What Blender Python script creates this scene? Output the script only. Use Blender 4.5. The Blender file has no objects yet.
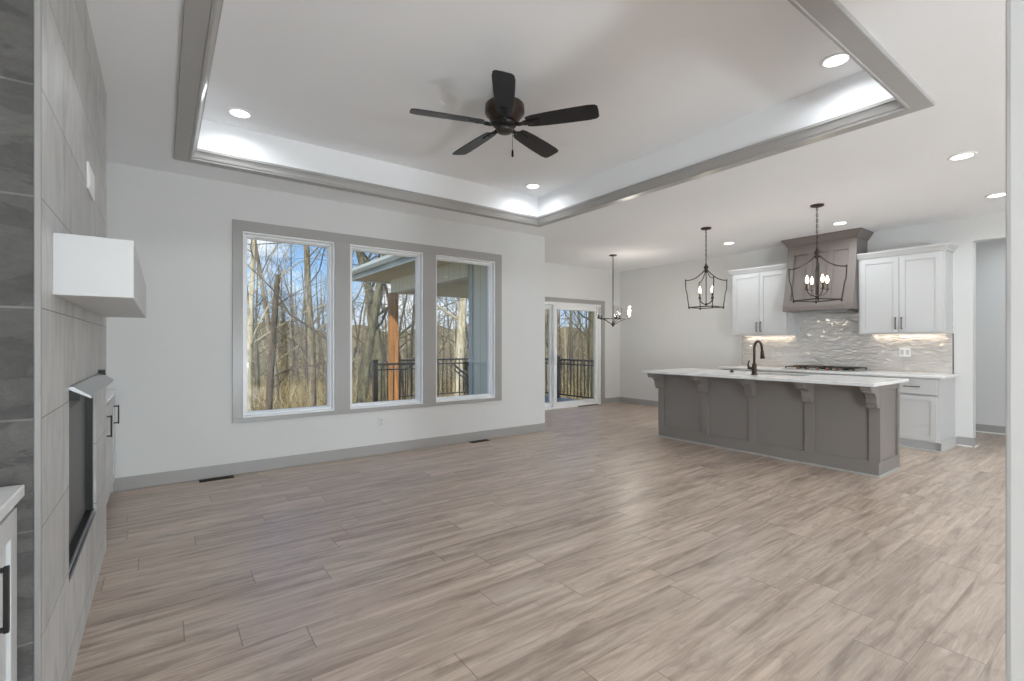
import bpy, math, random
from mathutils import Matrix, Vector, noise as mnoise

PI = math.pi
scene = bpy.context.scene
C = scene.collection

# ------------------------------------------------------------------ camera, sky, sun, exposure
cam_data = bpy.data.cameras.new('camera')
cam_data.sensor_width = 36.0
cam_data.lens = 36.0 * 477.8 / 1024.0
cam_data.shift_y = 2.6 / 1024.0
cam_data.clip_start = 0.02
cam_data.clip_end = 2000
cam = bpy.data.objects.new('camera', cam_data)
cam.location = (0, 0, 1.24)
cam.rotation_euler = (PI / 2, 0, -0.63265)
C.objects.link(cam)
scene.camera = cam

scene.view_settings.view_transform = 'Standard'
scene.view_settings.look = 'None'
scene.view_settings.exposure = 0.3
scene.view_settings.gamma = 1.0
scene.view_settings.use_curve_mapping = False
scene.cycles.max_bounces = 10
scene.cycles.diffuse_bounces = 6
scene.cycles.glossy_bounces = 4
scene.cycles.transparent_max_bounces = 16
scene.cycles.sample_clamp_indirect = 6.0
scene.cycles.use_denoising = True


class NT:
    """small wrapper for building node trees"""
    def __init__(self, tree):
        self.t = tree
        self.t.nodes.clear()

    def n(self, kind, **kw):
        nd = self.t.nodes.new(kind)
        for k, v in kw.items():
            setattr(nd, k, v)
        return nd

    def l(self, a, b):
        self.t.links.new(a, b)

    def val(self, sock, v):
        if hasattr(v, 'is_output'):
            self.l(v, sock)
        else:
            sock.default_value = v

    def math(self, op, a, b=None, c=None, clamp=False):
        m = self.n('ShaderNodeMath', operation=op)
        m.use_clamp = clamp
        for i, v in enumerate((a, b, c)):
            if v is not None:
                self.val(m.inputs[i], v)
        return m.outputs[0]

    def mix(self, fac, a, b, blend='MIX'):
        m = self.n('ShaderNodeMix', data_type='RGBA', blend_type=blend)
        self.val(m.inputs[0], fac)
        self.val(m.inputs[6], a)
        self.val(m.inputs[7], b)
        return m.outputs[2]

    def ramp(self, fac, stops):
        r = self.n('ShaderNodeValToRGB')
        el = r.color_ramp.elements
        while len(el) < len(stops):
            el.new(0.5)
        for e, (p, col) in zip(el, stops):
            e.position = p
            e.color = col
        self.l(fac, r.inputs[0])
        return r.outputs[0]

    def noise(self, vec, scale, detail=3.0, rough=0.5, dist=0.0):
        m = self.n('ShaderNodeTexNoise')
        self.l(vec, m.inputs['Vector'])
        m.inputs['Scale'].default_value = scale
        m.inputs['Detail'].default_value = detail
        m.inputs['Roughness'].default_value = rough
        m.inputs['Distortion'].default_value = dist
        return m.outputs[0]

    def xyz(self, vec):
        s = self.n('ShaderNodeSeparateXYZ')
        self.l(vec, s.inputs[0])
        return s.outputs

    def comb(self, x, y, z):
        s = self.n('ShaderNodeCombineXYZ')
        for i, v in enumerate((x, y, z)):
            self.val(s.inputs[i], v)
        return s.outputs[0]

    def pos(self):
        return self.n('ShaderNodeNewGeometry').outputs['Position']

    def obj(self):
        return self.n('ShaderNodeTexCoord').outputs['Object']

    def bump(self, h, strength=0.2, dist=0.01):
        b = self.n('ShaderNodeBump')
        b.inputs['Strength'].default_value = strength
        b.inputs['Distance'].default_value = dist
        self.l(h, b.inputs['Height'])
        return b.outputs[0]

    def bsdf(self, color, rough=0.5, metal=0.0, spec=0.5, normal=None):
        p = self.n('ShaderNodeBsdfPrincipled')
        self.val(p.inputs['Base Color'], color)
        self.val(p.inputs['Roughness'], rough)
        p.inputs['Metallic'].default_value = metal
        p.inputs['Specular IOR Level'].default_value = spec
        if normal is not None:
            self.l(normal, p.inputs['Normal'])
        return p

    def out(self, shader):
        o = self.n('ShaderNodeOutputMaterial')
        self.l(shader, o.inputs[0])


def srgb(r, g, b):
    def f(c):
        c /= 255.0
        return c / 12.92 if c <= 0.04045 else ((c + 0.055) / 1.055) ** 2.4
    return (f(r), f(g), f(b), 1.0)


# sky: blue gradient with broken white cloud
SKY = 1.15
world = bpy.data.worlds.new('sky')
scene.world = world
world.use_nodes = True
w = NT(world.node_tree)
wd = w.n('ShaderNodeTexCoord').outputs['Generated']
wx, wy, wz = w.xyz(wd)
wcol = w.ramp(wz, [(0.0, srgb(196, 216, 238)), (0.12, srgb(150, 190, 232)), (0.45, srgb(92, 142, 214)), (1.0, srgb(60, 110, 190))])
wn = w.noise(w.comb(wx, wy, w.math('MULTIPLY', wz, 2.2)), 3.2, 8, 0.58, 0.3)
wf = w.ramp(wn, [(0.5, (0, 0, 0, 1)), (0.66, (1, 1, 1, 1))])
wcl = w.mix(wf, wcol, srgb(235, 240, 248))
bg = w.n('ShaderNodeBackground')
w.l(wcl, bg.inputs[0])
bg.inputs[1].default_value = SKY
wo = w.n('ShaderNodeOutputWorld')
w.l(bg.outputs[0], wo.inputs[0])

sun_d = bpy.data.lights.new('sun', 'SUN')
sun_d.energy = 4.8
sun_d.angle = math.radians(1.5)
sun_d.color = (1.0, 0.95, 0.88)
sun = bpy.data.objects.new('sun', sun_d)
sun.rotation_euler = Vector((0.55, 0.72, -0.62)).to_track_quat('-Z', 'Y').to_euler()
sun.location = (-6, -6, 12)
C.objects.link(sun)

TRAY_W = 2.3      # each recessed light of the tray (dimmed zone)
CAN_W = 6.3       # each recessed light of the flat ceiling
BULB_W = 0.6      # each candle bulb of the pendants and the chandelier
CHAND_W = 18.0     # the chandelier's one lit bulb
STRIP_W = 0.6     # under-cabinet strips
CAN_COL = (.90, .96, 1.0)
FILL_COL = (.84, .94, 1.0)
# unseen globe lamps added behind the camera as room fill: x, y, label, watts
FILL_Z = .65
FILL_LAMPS = [(4.53, -4.6, 'unseen globe lamp added as fill light, mid-room behind the camera', 80.0),
         (1.55, -3.6, 'unseen globe lamp added as fill light, nearer the fireplace side behind the camera', 400.0)]


# ------------------------------------------------------------------ materials
def mat(name):
    m = bpy.data.materials.new(name)
    m.use_nodes = True
    return m, NT(m.node_tree)


def plain(name, col, rough=0.5, metal=0.0, spec=0.5, var=0.03, scale=6.0, bump=0.0):
    m, t = mat(name)
    p = t.obj()
    n = t.noise(p, scale, 4)
    c2 = tuple(max(0, min(1, c * (1 - var))) for c in col[:3]) + (1,)
    c1 = tuple(max(0, min(1, c * (1 + var))) for c in col[:3]) + (1,)
    colr = t.mix(n, c2, c1)
    nor = t.bump(t.noise(p, 180, 2), bump, 0.002) if bump else None
    t.out(t.bsdf(colr, rough, metal, spec, nor).outputs[0])
    return m


def emit(name, col, strength):
    m, t = mat(name)
    e = t.n('ShaderNodeEmission')
    e.inputs[0].default_value = col
    e.inputs[1].default_value = strength
    t.out(e.outputs[0])
    return m


def glass_mat(name, tint=(1, 1, 1, 1), boost=1.0):
    m, t = mat(name)
    fr = t.n('ShaderNodeFresnel')
    bf = t.n('ShaderNodeNewGeometry').outputs['Backfacing']
    t.l(t.math('SUBTRACT', 1.5, t.math('MULTIPLY', bf, 1.5 - 1 / 1.5)), fr.inputs[0])
    tr = t.n('ShaderNodeBsdfTransparent')
    tr.inputs[0].default_value = tint
    gl = t.n('ShaderNodeBsdfGlossy')
    gl.inputs['Roughness'].default_value = 0.0
    mx = t.n('ShaderNodeMixShader')
    t.l(t.math('MULTIPLY', fr.outputs[0], boost), mx.inputs[0])
    t.l(tr.outputs[0], mx.inputs[1])
    t.l(gl.outputs[0], mx.inputs[2])
    t.out(mx.outputs[0])
    return m


M = {}
M['wall'] = plain('wall_paint', srgb(221, 221, 220), 0.75, 0, 0.25, 0.012, 3, 0.06)
M['ceiling'] = plain('ceiling_paint', srgb(246, 247, 249), 0.9, 0, 0.1, 0.012, 3, 0.12)
M['trim_gray'] = plain('gray_trim_paint', srgb(168, 166, 164), 0.3, 0, 0.5, 0.01)
M['white'] = plain('white_paint', srgb(240, 240, 240), 0.35, 0, 0.5, 0.01)
M['cabinet'] = plain('cabinet_paint', srgb(202, 202, 202), 0.38, 0, 0.45, 0.01)
M['vinyl'] = plain('white_vinyl', srgb(242, 243, 244), 0.3, 0, 0.5, 0.01)
M['island'] = plain('island_paint', srgb(134, 128, 124), 0.4, 0, 0.5, 0.02)
M['hood'] = plain('hood_paint', srgb(124, 116, 112), 0.45, 0, 0.5, 0.03)
M['black'] = plain('black_metal', srgb(34, 33, 33), 0.4, 0.3, 0.5, 0.05)
M['bronze'] = plain('bronze_metal', srgb(70, 58, 50), 0.35, 0.6, 0.5, 0.12, 20)
M['darkiron'] = plain('dark_iron', srgb(62, 58, 55), 0.4, 0.5, 0.5, 0.1, 20)
M['blade'] = plain('black_blade', srgb(38, 38, 42), 0.38, 0, 0.5, 0.08, 12)
M['steel'] = plain('steel', srgb(176, 178, 180), 0.28, 0.9, 0.5, 0.04, 10)
M['profile'] = plain('gray_edge_profile', srgb(150, 148, 146), 0.5, 0.2, 0.4)
M['pull'] = plain('gunmetal_pull', srgb(66, 67, 70), 0.35, 0.6, 0.5, 0.05)
M['copper'] = plain('copper_knob', srgb(150, 98, 74), 0.3, 0.7, 0.5, 0.05)
M['screen'] = plain('firebox_screen', srgb(92, 92, 92), 0.42, 0.1, 0.5, 0.05, 60)
M['plastic'] = plain('white_plastic', srgb(246, 246, 246), 0.35)
M['lens'] = emit('lamp_lens', (1.0, 0.97, 0.92, 1), 5.0)
M['bulb'] = emit('bulb_glow', (1.0, 0.84, 0.58, 1), 5.0)
M['strip'] = emit('strip_glow', (1.0, 0.86, 0.7, 1), 0.9)
M['glass'] = glass_mat('window_glass', (0.97, 0.985, 0.98, 1))
M['shade_glass'] = glass_mat('shade_glass', (0.99, 0.99, 0.99, 1), 1.4)


def quartz():
    m, t = mat('white_quartz')
    p = t.pos()
    n = t.noise(p, 2.2, 8, 0.6, 1.6)
    v = t.ramp(n, [(0.46, (0, 0, 0, 1)), (0.5, (1, 1, 1, 1)), (0.54, (0, 0, 0, 1))])
    col = t.mix(t.math('MULTIPLY', v, 0.1), srgb(238, 238, 238), srgb(200, 201, 204))
    t.out(t.bsdf(col, 0.16, 0, 0.5).outputs[0])
    return m


M['quartz'] = quartz()


def floor_mat():
    m, t = mat('oak_plank_floor')
    px, py, pz = t.xyz(t.pos())
    W, L = 0.182, 1.22
    r = t.math('DIVIDE', t.math('ADD', py, 40.0), W)
    row = t.math('FLOOR', r)
    fy = t.math('FRACT', r)
    wn1 = t.n('ShaderNodeTexWhiteNoise', noise_dimensions='1D')
    t.l(row, wn1.inputs['W'])
    q = t.math('ADD', t.math('DIVIDE', t.math('ADD', px, 40.0), L), t.math('MULTIPLY', wn1.outputs[0], 7.0))
    cell = t.math('FLOOR', q)
    fx = t.math('FRACT', q)
    wn2 = t.n('ShaderNodeTexWhiteNoise', noise_dimensions='2D')
    t.l(t.comb(cell, row, 0.0), wn2.inputs['Vector'])
    rnd = wn2.outputs[0]
    rz = t.math('MULTIPLY', rnd, 60.0)
    g1 = t.noise(t.comb(t.math('MULTIPLY', px, .85), t.math('MULTIPLY', py, 10.0), rz), 1.7, 6, 0.58, 0.8)
    g2 = t.noise(t.comb(t.math('MULTIPLY', px, 3.0), t.math('MULTIPLY', py, 70.0), rz), 2.0, 4, 0.6, 0.3)
    g3 = t.noise(t.comb(t.math('MULTIPLY', px, 1.8), t.math('MULTIPLY', py, 5.5), rz), 2.2, 6, 0.66, 0.9)
    base = t.ramp(g1, [(0.3, srgb(146, 126, 111)), (0.44, srgb(182, 163, 147)), (0.58, srgb(202, 184, 168)), (0.74, srgb(214, 199, 185))])
    base = t.mix(t.math('MULTIPLY', t.ramp(g2, [(0.3, (1, 1, 1, 1)), (0.62, (0, 0, 0, 1))]), 0.3), base, srgb(116, 95, 80))
    base = t.mix(t.math('MULTIPLY', t.ramp(g3, [(0.3, (1, 1, 1, 1)), (0.48, (0, 0, 0, 1))]), 0.4), base, srgb(112, 92, 79))
    tint = t.math('ADD', 0.9, t.math('MULTIPLY', rnd, 0.18))
    tc = t.comb(tint, tint, tint)
    base = t.mix(1.0, base, tc, 'MULTIPLY')
    ey = t.math('MINIMUM', fy, t.math('SUBTRACT', 1.0, fy))
    ex = t.math('MINIMUM', fx, t.math('SUBTRACT', 1.0, fx))
    jy = t.math('LESS_THAN', ey, 0.008)
    jx = t.math('LESS_THAN', ex, 0.0018)
    j = t.math('MAXIMUM', t.math('MULTIPLY', jy, 0.35), t.math('MULTIPLY', jx, 0.6))
    col = t.mix(j, base, srgb(88, 72, 60))
    h = t.math('SUBTRACT', t.math('MULTIPLY', g2, 0.25), t.math('MAXIMUM', jx, jy))
    nor = t.bump(h, 0.12, 0.002)
    rough = t.math('ADD', 0.27, t.math('MULTIPLY', g1, 0.16))
    t.out(t.bsdf(col, rough, 0, 0.85, nor).outputs[0])
    return m


M['floor'] = floor_mat()


def bricktex(t, u, v, bw, rh, mortar, offset, scale_c1, scale_c2, mcol):
    b = t.n('ShaderNodeTexBrick')
    b.offset = offset
    b.inputs['Scale'].default_value = 1.0
    b.inputs['Brick Width'].default_value = bw
    b.inputs['Row Height'].default_value = rh
    b.inputs['Mortar Size'].default_value = mortar
    b.inputs['Mortar Smooth'].default_value = 0.1
    b.inputs['Color1'].default_value = scale_c1
    b.inputs['Color2'].default_value = scale_c2
    b.inputs['Mortar'].default_value = mcol
    t.l(t.comb(u, v, 0.0), b.inputs['Vector'])
    return b


def face_tile():
    m, t = mat('light_gray_stone_tile')
    p = t.pos()
    px, py, pz = t.xyz(p)
    u = t.math('ADD', py, 10 * 0.59 - 2.229)
    v = t.math('ADD', pz, 10 * 0.3068 - 0.417)
    b = bricktex(t, u, v, 0.59, 0.3068, 0.0018, 0.0, srgb(186, 185, 184), srgb(198, 197, 195), srgb(112, 110, 108))
    n = t.noise(t.comb(px, t.math('MULTIPLY', py, 3.5), t.math('MULTIPLY', pz, 1.2)), 2.4, 7, 0.62, 1.2)
    vein = t.ramp(n, [(0.3, (0.78, 0.78, 0.79, 1)), (0.5, (1, 1, 1, 1)), (0.72, (1.16, 1.15, 1.14, 1))])
    col = t.mix(1.0, b.outputs[0], vein, 'MULTIPLY')
    t.out(t.bsdf(col, 0.45, 0, 0.5).outputs[0])
    return m


def slate_tile():
    m, t = mat('dark_slate_tile')
    p = t.pos()
    px, py, pz = t.xyz(p)
    u = t.math('ADD', px, 10.03)
    v = t.math('ADD', pz, 10 * 0.3068 - 0.417)
    b = bricktex(t, u, v, 0.62, 0.3068, 0.003, 0.0, srgb(92, 90, 88), srgb(104, 102, 99), srgb(128, 126, 124))
    n = t.noise(t.comb(t.math('MULTIPLY', px, 2.2), py, t.math('MULTIPLY', pz, 3.6)), 4.6, 12, 0.76, 0.5)
    n = t.math('ADD', t.math('MULTIPLY', n, .7), t.math('MULTIPLY', t.ramp(t.noise(t.comb(px, py, t.math('MULTIPLY', pz, 3.0)), 2.6, 6, .6, .5), [(.47, (0, 0, 0, 1)), (.5, (1, 1, 1, 1))]), .13))
    sh = t.ramp(n, [(0.3, (0.62, 0.62, 0.62, 1)), (0.5, (0.95, 0.95, 0.95, 1)), (0.62, (1.2, 1.19, 1.17, 1)), (0.75, (1.55, 1.53, 1.5, 1))])
    col = t.mix(1.0, b.outputs[0], sh, 'MULTIPLY')
    nor = t.bump(n, 0.6, 0.02)
    t.out(t.bsdf(col, 0.6, 0, 0.4, nor).outputs[0])
    return m


def splash_tile():
    m, t = mat('glossy_wavy_tile')
    p = t.pos()
    px, py, pz = t.xyz(p)
    b = bricktex(t, t.math('ADD', py, 10.0), t.math('ADD', pz, 10.0 - 0.006), 0.2, 0.064, 0.0016, 0.5, (0.2, 0, 0, 1), (0.8, 0, 0, 1), (0, 0, 0, 1))
    fac = b.outputs['Fac']
    col = t.mix(fac, srgb(222, 217, 212), srgb(200, 195, 190))
    n = t.noise(t.comb(px, t.math('MULTIPLY', py, .7), t.math('MULTIPLY', pz, 1.7)), 13.0, 1, 0.4, 0.5)
    tilt = t.math('ADD', n, t.math('MULTIPLY', fac, -0.3))
    nor = t.bump(tilt, 0.65, 0.03)
    p_ = t.bsdf(col, 0.06, 0, 1.0, nor)
    p_.inputs['Coat Weight'].default_value = 1.0
    p_.inputs['Coat IOR'].default_value = 1.9
    p_.inputs['Coat Roughness'].default_value = 0.04
    t.l(nor, p_.inputs['Coat Normal'])
    gl = t.n('ShaderNodeBsdfGlossy')
    gl.inputs['Roughness'].default_value = 0.06
    t.l(nor, gl.inputs['Normal'])
    mx = t.n('ShaderNodeMixShader')
    mx.inputs[0].default_value = 0.28
    t.l(p_.outputs[0], mx.inputs[1])
    t.l(gl.outputs[0], mx.inputs[2])
    t.out(mx.outputs[0])
    return m


M['face_tile'] = face_tile()
M['slate'] = slate_tile()
M['splash'] = splash_tile()


def cedar():
    m, t = mat('cedar')
    px, py, pz = t.xyz(t.obj())
    n = t.noise(t.comb(t.math('MULTIPLY', px, 14.0), t.math('MULTIPLY', py, 14.0), pz), 2.0, 5, 0.6, 0.6)
    col = t.ramp(n, [(0.3, srgb(116, 76, 42)), (0.55, srgb(160, 112, 64)), (0.75, srgb(188, 144, 92))])
    t.out(t.bsdf(col, 0.7, 0, 0.2).outputs[0])
    return m


def bark(name, c0, c1, c2):
    m, t = mat(name)
    px, py, pz = t.xyz(t.obj())
    n = t.noise(t.comb(t.math('MULTIPLY', px, 5.0), t.math('MULTIPLY', py, 5.0), t.math('MULTIPLY', pz, 0.9)), 2.6, 6, 0.65, 0.6)
    col = t.ramp(n, [(0.32, c0), (0.5, c1), (0.7, c2)])
    t.out(t.bsdf(col, 0.9, 0, 0.1, t.bump(n, 0.5, 0.03)).outputs[0])
    return m


def ground_mat():
    m, t = mat('leaf_litter_ground')
    p = t.pos()
    n = t.noise(p, 0.35, 6, 0.6, 0.4)
    n2 = t.noise(p, 6.0, 5, 0.7)
    col = t.ramp(n, [(0.35, srgb(104, 92, 64)), (0.5, srgb(124, 110, 80)), (0.62, srgb(102, 104, 62))])
    col = t.mix(t.math('MULTIPLY', n2, 0.6), col, srgb(146, 128, 96))
    t.out(t.bsdf(col, 0.95, 0, 0.1).outputs[0])
    return m


def siding_mat(axis):
    m, t = mat('siding_board_' + axis)
    px, py, pz = t.xyz(t.pos())
    c = px if axis == 'x' else py
    f = t.math('FRACT', t.math('DIVIDE', t.math('ADD', c, 20.0), 0.2))
    g = t.math('LESS_THAN', f, 0.07)
    col = t.mix(g, srgb(212, 208, 186), srgb(186, 182, 162))
    t.out(t.bsdf(col, 0.7, 0, 0.2, t.bump(t.math('SUBTRACT', 1.0, g), 0.4, 0.01)).outputs[0])
    return m


def deck_mat():
    m, t = mat('deck_boards')
    px, py, pz = t.xyz(t.pos())
    f = t.math('FRACT', t.math('DIVIDE', t.math('ADD', py, 20.0), 0.14))
    g = t.math('LESS_THAN', f, 0.045)
    n = t.noise(t.comb(px, t.math('MULTIPLY', py, 12.0), pz), 3.0, 4)
    col = t.mix(n, srgb(140, 146, 152), srgb(166, 170, 174))
    col = t.mix(g, col, srgb(52, 54, 56))
    t.out(t.bsdf(col, 0.45, 0, 0.4).outputs[0])
    return m


M['cedar'] = cedar()
M['bark'] = bark('gray_bark', srgb(74, 66, 54), srgb(118, 108, 88), srgb(156, 146, 122))
M['bark_dark'] = bark('dark_bark', srgb(48, 42, 36), srgb(82, 72, 60), srgb(116, 104, 86))
M['bark_pale'] = bark('pale_bark', srgb(120, 110, 88), srgb(168, 158, 132), srgb(206, 198, 174))
M['bark_moss'] = bark('mossy_bark', srgb(54, 52, 40), srgb(88, 85, 66), srgb(126, 121, 96))
def twig_mat():
    m, t = mat('dry_twig')
    r = t.n('ShaderNodeNewGeometry').outputs['Random Per Island']
    col = t.ramp(r, [(0.0, srgb(78, 66, 46)), (0.35, srgb(132, 116, 80)), (0.7, srgb(170, 154, 112)), (1.0, srgb(206, 192, 152))])
    t.out(t.bsdf(col, 0.9, 0, 0.1).outputs[0])
    return m


M['twig'] = twig_mat()
M['ground'] = ground_mat()
M['siding_x'] = siding_mat('x')
M['siding_y'] = siding_mat('y')
M['deck'] = deck_mat()
M['ext_trim'] = plain('exterior_trim_paint', srgb(176, 180, 172), 0.6, 0, 0.3, 0.02)
M['soffit'] = plain('soffit_paint', srgb(200, 188, 156), 0.7, 0, 0.2, 0.03)
M['shingle'] = plain('roof_shingle', srgb(92, 90, 88), 0.9, 0, 0.1, 0.2, 30)


# ------------------------------------------------------------------ mesh helpers
class MB:
    def __init__(self):
        self.v, self.f, self.s = [], [], []
        self.T = None

    def add(self, vs, fs, smooth=False):
        o = len(self.v)
        if self.T is not None:
            vs = [tuple(self.T @ Vector(p)) for p in vs]
        self.v += [tuple(p) for p in vs]
        self.f += [tuple(i + o for i in f) for f in fs]
        self.s += [smooth] * len(fs)
        return self

    def box(self, x0, x1, y0, y1, z0, z1):
        if x0 > x1: x0, x1 = x1, x0
        if y0 > y1: y0, y1 = y1, y0
        if z0 > z1: z0, z1 = z1, z0
        return self.add([(x0, y0, z0), (x1, y0, z0), (x1, y1, z0), (x0, y1, z0), (x0, y0, z1), (x1, y0, z1), (x1, y1, z1), (x0, y1, z1)],
                        [(0, 3, 2, 1), (4, 5, 6, 7), (0, 1, 5, 4), (1, 2, 6, 5), (2, 3, 7, 6), (3, 0, 4, 7)])

    def prism(self, poly, axis, a, b):
        """extrude a 2D polygon along an axis; poly is in the two other axes in xyz order"""
        n = len(poly)
        def P(p, t):
            if axis == 'x': return (t, p[0], p[1])
            if axis == 'y': return (p[0], t, p[1])
            return (p[0], p[1], t)
        vs = [P(p, a) for p in poly] + [P(p, b) for p in poly]
        fs = [(i, (i + 1) % n, n + (i + 1) % n, n + i) for i in range(n)]
        fs += [tuple(range(n - 1, -1, -1)), tuple(range(n, 2 * n))]
        return self.add(vs, fs)

    def lathe(self, prof, seg=24, c=(0, 0, 0), cap=True):
        vs, fs = [], []
        n = len(prof)
        for k in range(seg):
            a = 2 * PI * k / seg
            for r, z in prof:
                vs.append((c[0] + r * math.cos(a), c[1] + r * math.sin(a), c[2] + z))
        for k in range(seg):
            k2 = (k + 1) % seg
            for i in range(n - 1):
                fs.append((k * n + i, k2 * n + i, k2 * n + i + 1, k * n + i + 1))
        if cap:
            fs.append(tuple(k * n for k in range(seg - 1, -1, -1)))
            fs.append(tuple(k * n + n - 1 for k in range(seg)))
        return self.add(vs, fs, True)

    def tube(self, path, rad, sides=8, cap=True):
        path = [Vector(p) for p in path]
        n = len(path)
        if not hasattr(rad, '__len__'): rad = [rad] * n
        vs, fs = [], []
        up = None
        for i, p in enumerate(path):
            d = (path[min(i + 1, n - 1)] - path[max(i - 1, 0)])
            if d.length < 1e-9: d = Vector((0, 0, 1))
            d.normalize()
            if up is None:
                up = Vector((0, 0, 1)) if abs(d.z) < 0.9 else Vector((1, 0, 0))
            s = d.cross(up)
            if s.length < 1e-6:
                s = d.orthogonal()
            s.normalize()
            up = s.cross(d)
            for k in range(sides):
                a = 2 * PI * k / sides
                vs.append(p + (s * math.cos(a) + up * math.sin(a)) * rad[i])
        for i in range(n - 1):
            for k in range(sides):
                k2 = (k + 1) % sides
                fs.append((i * sides + k, i * sides + k2, (i + 1) * sides + k2, (i + 1) * sides + k))
        if cap:
            fs.append(tuple(range(sides - 1, -1, -1)))
            fs.append(tuple((n - 1) * sides + k for k in range(sides)))
        return self.add(vs, fs, True)

    def build(self, name, material, root=None, bevel=0.0, seg=2, kind=None):
        me = bpy.data.meshes.new(name)
        vs = self.v
        if root is not None:
            off = ORIGIN[root.name]
            vs = [(x - off[0], y - off[1], z - off[2]) for x, y, z in vs]
        me.from_pydata(vs, [], self.f)
        me.polygons.foreach_set('use_smooth', self.s)
        me.update()
        me.materials.append(material)
        o = bpy.data.objects.new(name, me)
        C.objects.link(o)
        if root is not None:
            o.parent = root
            ORIGIN[o.name] = ORIGIN[root.name]
        else:
            ORIGIN[o.name] = (0, 0, 0)
        if bevel:
            b = o.modifiers.new('bevel', 'BEVEL')
            b.width = bevel
            b.segments = seg
            b.limit_method = 'ANGLE'
            b.angle_limit = math.radians(40)
        if any(self.s) and not all(self.s) is None:
            pass
        if kind:
            o['kind'] = kind
        return o


ORIGIN = {}


def thing(name, label, cat, loc=(0, 0, 0), group=None):
    o = bpy.data.objects.new(name, None)
    o.empty_display_size = 0.1
    o.location = loc
    C.objects.link(o)
    ORIGIN[o.name] = tuple(loc)
    o['label'] = label
    o['category'] = cat
    if group:
        o['group'] = group
    return o


def tag(o, label, cat, group=None):
    o['label'] = label
    o['category'] = cat
    if group:
        o['group'] = group
    return o


def structure(o):
    o['kind'] = 'structure'
    return o


def copy_tree(o, parent=None):
    c = o.copy()
    C.objects.link(c)
    if parent is not None:
        c.parent = parent
    for ch in list(o.children):
        copy_tree(ch, c)
    return c


def lamp(name, kind, loc, power, color=(1, 0.95, 0.88), size=0.1, parent=None, rot=None, size_y=None, spread=None):
    d = bpy.data.lights.new(name, kind)
    d.energy = power
    d.color = color
    if kind == 'AREA':
        if spread: d.spread = math.radians(spread)
        if size_y:
            d.shape = 'RECTANGLE'
            d.size = size
            d.size_y = size_y
        else:
            d.shape = 'DISK'
            d.size = size
    else:
        d.shadow_soft_size = size
    o = bpy.data.objects.new(name, d)
    o.location = loc
    if rot: o.rotation_euler = rot
    C.objects.link(o)
    if parent is not None: o.parent = parent
    return o


# ------------------------------------------------------------------ room shell
CZ = 2.743          # main ceiling
TZ = 3.05           # tray ceiling
XL, XK, YW, YD, YB = -0.68, 7.78, 5.18, 6.77, -7.0
XJ = 4.375           # the window wall turns the corner here
mb = MB()
mb.box(XL - .15, 9.4, YB - .15, YW + .16, -.12, 0)
mb.box(XJ - .16, XK + .16, YW + .16, YD + .16, -.12, 0)
structure(mb.build('floor', M['floor']))

TX0, TX1, TY0, TY1 = .2, 3.764, .965, 4.59
mb = MB()
mb.box(XL - .15, 9.4, YB - .15, TY0, CZ, TZ + .12)
mb.box(XL - .15, TX0, TY0, TY1, CZ, TZ + .12)
mb.box(TX1, 9.4, TY0, TY1, CZ, TZ + .12)
mb.box(XL - .15, 9.4, TY1, YW + .16, CZ, TZ + .12)
mb.box(XJ - .16, 9.4, YW + .16, YD + .16, CZ, TZ + .12)
mb.box(TX0, TX1, TY0, TY1, TZ, TZ + .12)
structure(mb.build('ceiling', M['ceiling']))

# gray crown and band round the tray opening, one profile swept round the rectangle
prof = [(0, 2.743), (0, 2.722), (.004, 2.718), (.096, 2.718), (.1, 2.711), (.112, 2.711), (.114, 2.724), (.12, 2.73), (.128, 2.752), (.141, 2.776), (.146, 2.778), (.146, 2.798), (.11, 2.798), (.11, 2.743)]
ox0, ox1, oy0, oy1 = .078, 3.886, .843, 4.712
vs, fs = [], []
for d, z in prof:
    vs += [(ox0 + d, oy0 + d, z), (ox1 - d, oy0 + d, z), (ox1 - d, oy1 - d, z), (ox0 + d, oy1 - d, z)]
for i in range(len(prof)):
    j = (i + 1) % len(prof)
    for k in range(4):
        k2 = (k + 1) % 4
        fs.append((i * 4 + k, i * 4 + k2, j * 4 + k2, j * 4 + k))
mb = MB().add(vs, fs)
structure(mb.build('trim_1', M['trim_gray']))

# window wall with three openings
WINS = [(.629, 1.463), (1.64, 2.484), (2.664, 3.515)]
WZ0, WZ1 = .534, 2.298
mb = MB()
def wall_y(mb, y0, y1, x0, x1, z0, z1, holes):
    xs = x0
    for a, b, c, d in holes:
        mb.box(xs, a, y0, y1, z0, z1)
        if c > z0: mb.box(a, b, y0, y1, z0, c)
        if d < z1: mb.box(a, b, y0, y1, d, z1)
        xs = b
    mb.box(xs, x1, y0, y1, z0, z1)
wall_y(mb, YW, YW + .15, XL - .15, XJ, 0, CZ, [(a, b, WZ0, WZ1) for a, b in WINS])
structure(mb.build('wall_back', M['wall']))
mb = MB().box(XJ - .15, XJ, YW + .15, YD, 0, CZ)
structure(mb.build('wall_jog', M['wall']))
# dining wall with the sliding door
SX0, SX1, SZ1 = 4.78, 7.2, 2.01
mb = MB()
wall_y(mb, YD, YD + .15, XJ - .15, XK + .15, 0, CZ, [(SX0, SX1, 0, SZ1)])
structure(mb.build('wall_dining', M['wall']))
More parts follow.
